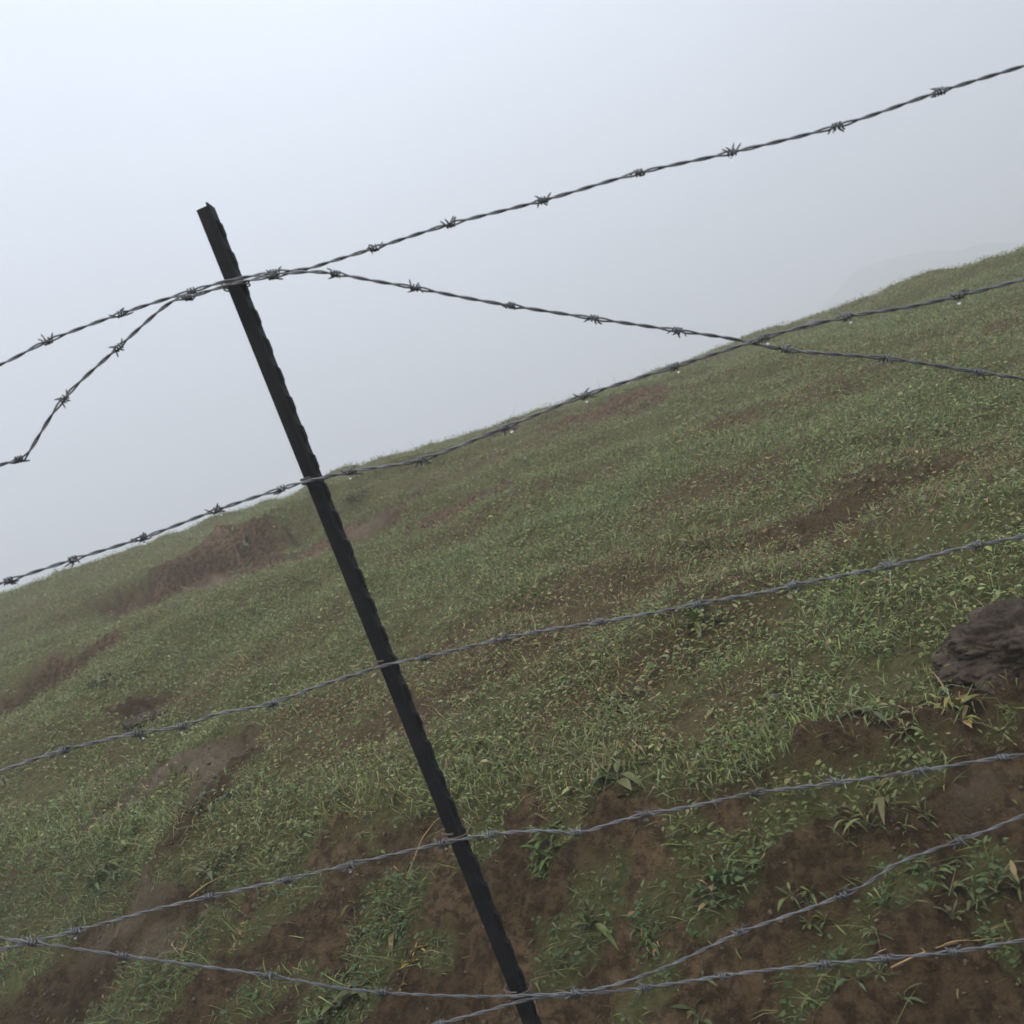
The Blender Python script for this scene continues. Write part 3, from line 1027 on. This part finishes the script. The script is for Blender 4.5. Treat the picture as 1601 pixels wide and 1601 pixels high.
weed(1390, 1262, .070, 8, 'weed with long upright leaves below the fourth wire at right', (.060, .088, .040), .26, .9)
weed(1460, 1372, .060, 7, 'weed in the angle between loose strand and bare earth, far right', (.040, .070, .030), .3)
weed(1270, 1400, .045, 8, 'low weed right on the line of the rising loose strand', (.042, .072, .028), .3)
weed(1360, 1115, .055, 8, 'dark rosette weed on bare earth left of the dark mound', (.050, .078, .040), .42, .2)
weed(1420, 1150, .050, 6, 'flat weed with two pale leaves under the earth mound', (.085, .105, .055), .45, .2)
weed(330, 1370, .080, 9, 'grey-green weed beside the dry yellow stalk on the left', (.055, .078, .042), .35)
weed(560, 1475, .050, 7, 'straggly weed on bare earth between the fourth wire and loose strand, left', (.050, .080, .030), .3)
weed(150, 1380, .085, 10, 'broad leaved weed in the turf above the left end of the fourth wire', (.048, .085, .036), .36)
weed(330, 1265, .070, 9, 'dark weed beside the light bare earth patch, left of the post', (.034, .060, .032), .38, .3)
weed(215, 1275, .055, 8, 'weed at the lower edge of the light bare earth patch', (.050, .078, .040), .36, .3)
weed(155, 1075, .11, 11, 'dark bushy weed on the small earth step at the left edge', (.036, .062, .034), .30, .8)
weed(385, 860, .13, 9, 'shrubby weed growing in the middle of the reddish earth scar', (.040, .066, .032), .28, .8)
weed(560, 790, .10, 8, 'weed at the top right of the reddish earth scar, near the post', (.046, .070, .034), .28, .8)
weed(1370, 700, .07, 9, 'pale tussock weed high on the right of the meadow', (.085, .105, .055), .22, .9)
weed(1100, 862, .11, 9, 'tall thin leaved weed in the meadow above the third wire', (.080, .090, .045), .20, 1.0)
weed(970, 1110, .075, 9, 'greyish leafed weed in the turf just above the bank lip', (.060, .092, .052), .40, .3)
weed(1095, 972, .08, 10, 'fresh green weed in the turf just beneath the third wire', (.055, .095, .036), .34, .7)
weed(1180, 1350, .04, 6, 'seedling weed on bare earth below the fourth wire', (.045, .078, .030), .36, .4)
weed(1330, 1285, .05, 7, 'dull weed on bare earth between fourth wire and rising loose strand', (.050, .074, .032), .3, .5)
weed(1565, 1395, .065, 9, 'dark weed at the right edge under the end of the loose strand', (.040, .066, .030), .28, .7)
weed(1020, 1480, .05, 7, 'weed close above the fork of the two lowest wires', (.038, .066, .028), .32, .5)
weed(1385, 1515, .05, 7, 'weed low on the bank just below the lowest wire, right', (.036, .060, .030), .32, .5)
weed(1090, 1590, .06, 7, 'weed cut by the bottom edge under the lowest wire', (.036, .060, .026), .32, .5)


def lump(name, px, py, size, mat, label, cat, seed, sink=.35, rough=.28, group=None, lobes=3):
    p = place(px, py)
    import bmesh
    bm = bmesh.new()
    bmesh.ops.create_icosphere(bm, subdivisions=6, radius=1.0)
    co = np.array([v.co for v in bm.verts])
    r_ = np.random.default_rng(seed)
    d = np.ones(len(co))
    for k in range(lobes * 5):                         # broken facets and bulges
        ax = r_.normal(0, 1, 3); ax /= np.linalg.norm(ax)
        q = co @ ax
        cut = r_.uniform(.62, .92)
        d = np.minimum(d, np.where(q > cut, cut / np.maximum(q, .01) * .55 + .45, 1))
    o3 = Vector((seed * 3.1, 1.7, -2.2))
    nz = np.array([mnoise.hetero_terrain(Vector(c) * 2.2 + o3, .9, 2.1, 6, .7) - 1.0 for c in co])
    n2 = np.array([1 - abs(mnoise.noise(Vector(c) * 6.5 + o3)) * 2 + .5 * mnoise.noise(Vector(c) * 17 + o3) for c in co])
    d += rough * (.42 * np.clip(nz, -1, 1.2) - .22 * np.clip(n2, 0, 1.3) ** 2)
    co = co * d[:, None] * np.array(size)
    for v, c in zip(bm.verts, co): v.co = c
    me = bpy.data.meshes.new(name)
    bm.to_mesh(me); bm.free()
    me.polygons.foreach_set('use_smooth', [True] * len(me.polygons))
    o = link(name, me, mat)
    o.location = p + Vector((0, 0, size[2] * (1 - sink) - .02))
    o.rotation_euler = (0, 0, rnd.uniform(-.3, .3))
    tag(o, label, cat, group)
    return o


MOUND = mat_rough('dark_crusted_earth', [(.30, (.024, .017, .011)), (.5, (.060, .044, .030)), (.72, (.13, .096, .068))], 18, 46, .02)
STONE = mat_rough('dull_stone', [(.3, (.10, .085, .075)), (.7, (.20, .17, .15))], 16, 60, .004)
lump('earth_mound', 1596, 1046, (.152, .12, .090), MOUND, 'dark crusted earth mound at the right edge of the meadow', 'mound', 4, .35, .42)
lump('earth_mound', 225, 1128, (.10, .07, .032), MOUND, 'low crumbly dark mound in the grass above the left third wire', 'mound', 9, .4, .34)
lump('rock', 1272, 510, (.095, .07, .05), STONE, 'small dark rock on the skyline beside the second wire', 'rock', 12, .3, .2)
lump('rock', 1200, 1082, (.022, .016, .010), mat_rough('pinkish_stone', [(.3, (.12, .085, .078)), (.7, (.19, .145, .13))], 30, 80, .002),
     'small pinkish stone lying in the turf below the third wire', 'rock', 15, .4, .15)
lump('rock', 760, 1436, (.012, .009, .007), STONE, 'tiny pale pebble on bare earth just right of the lower post', 'rock', 18, .4, .15)

STRAW = mat_flat('dry_straw', (.26, .17, .075), .7)


def stalk(a, b, rad, label):
    p, q = place(*a), place(*b)
    k = np.linspace(0, 1, 14)
    path = np.array([np.array(p.lerp(q, t)) + np.array([.002 * math.sin(7 * t), 0, .016 + .012 * math.sin(math.pi * t)]) for t in k])
    for i in range(len(path)):
        path[i, 2] = max(path[i, 2], h1(path[i, 0], path[i, 1]) - .012)
    org = path[0].copy()
    V, f = tube(path - org, np.linspace(rad, rad * .45, 14), 6)
    # a sheathing leaf that stands off the stem
    m = path[6] - org
    d = Vector(path[10] - path[5]).normalized()
    v2, f2 = leaf_geo(Vector(m), (d + Vector((.1, -.1, .35))).normalized(), Vector((0, 0, 1)), .05, .0022, .3, .3)
    V, f = join([(V, f), ([tuple(c) for c in v2], f2)])
    o = link('dry_stalk', mesh_py('dry_stalk', V, f), STRAW)
    o.location = org
    tag(o, label, 'stalk', 'dry stalks lying on the bank')


stalk((300, 1412), (378, 1375), .0024, 'orange dry stalk lying just above the fourth wire on the left')
stalk((288, 1500), (322, 1460), .0028, 'short pale dry stalk standing between fourth wire and loose strand')
stalk((1400, 1532), (1575, 1485), .0016, 'long thin yellow stalk under the lowest wire at right')
stalk((640, 1385), (690, 1290), .0018, 'dry brown stalk hanging down the bank left of the post')

# ------------------------------------------------------------------ the fog in the air
def build_haze():
    x0, x1, y0, y1, z0, z1 = -1000, 1000, -1000, 1000, -18.0, 36.0
    V = [(x, y, z) for z in (z0, z1) for y in (y0, y1) for x in (x0, x1)]
    f = [(0, 2, 3, 1), (4, 5, 7, 6), (0, 1, 5, 4), (2, 6, 7, 3), (0, 4, 6, 2), (1, 3, 7, 5)]
    m = bpy.data.materials.new('fog')
    m.use_nodes = True
    n = m.node_tree
    n.nodes.clear()
    o_ = n.nodes.new('ShaderNodeOutputMaterial')
    v = n.nodes.new('ShaderNodeVolumePrincipled')
    v.inputs['Color'].default_value = (.765, .775, .795, 1)
    v.inputs['Density'].default_value = 0.0135
    v.inputs['Anisotropy'].default_value = 0.15
    n.links.new(v.outputs['Volume'], o_.inputs['Volume'])
    o = link('haze', mesh_py('haze', V, f, smooth=False), m)
    tag(o, 'pale grey fog filling the air behind the hill', 'fog', kind='stuff')


build_haze()
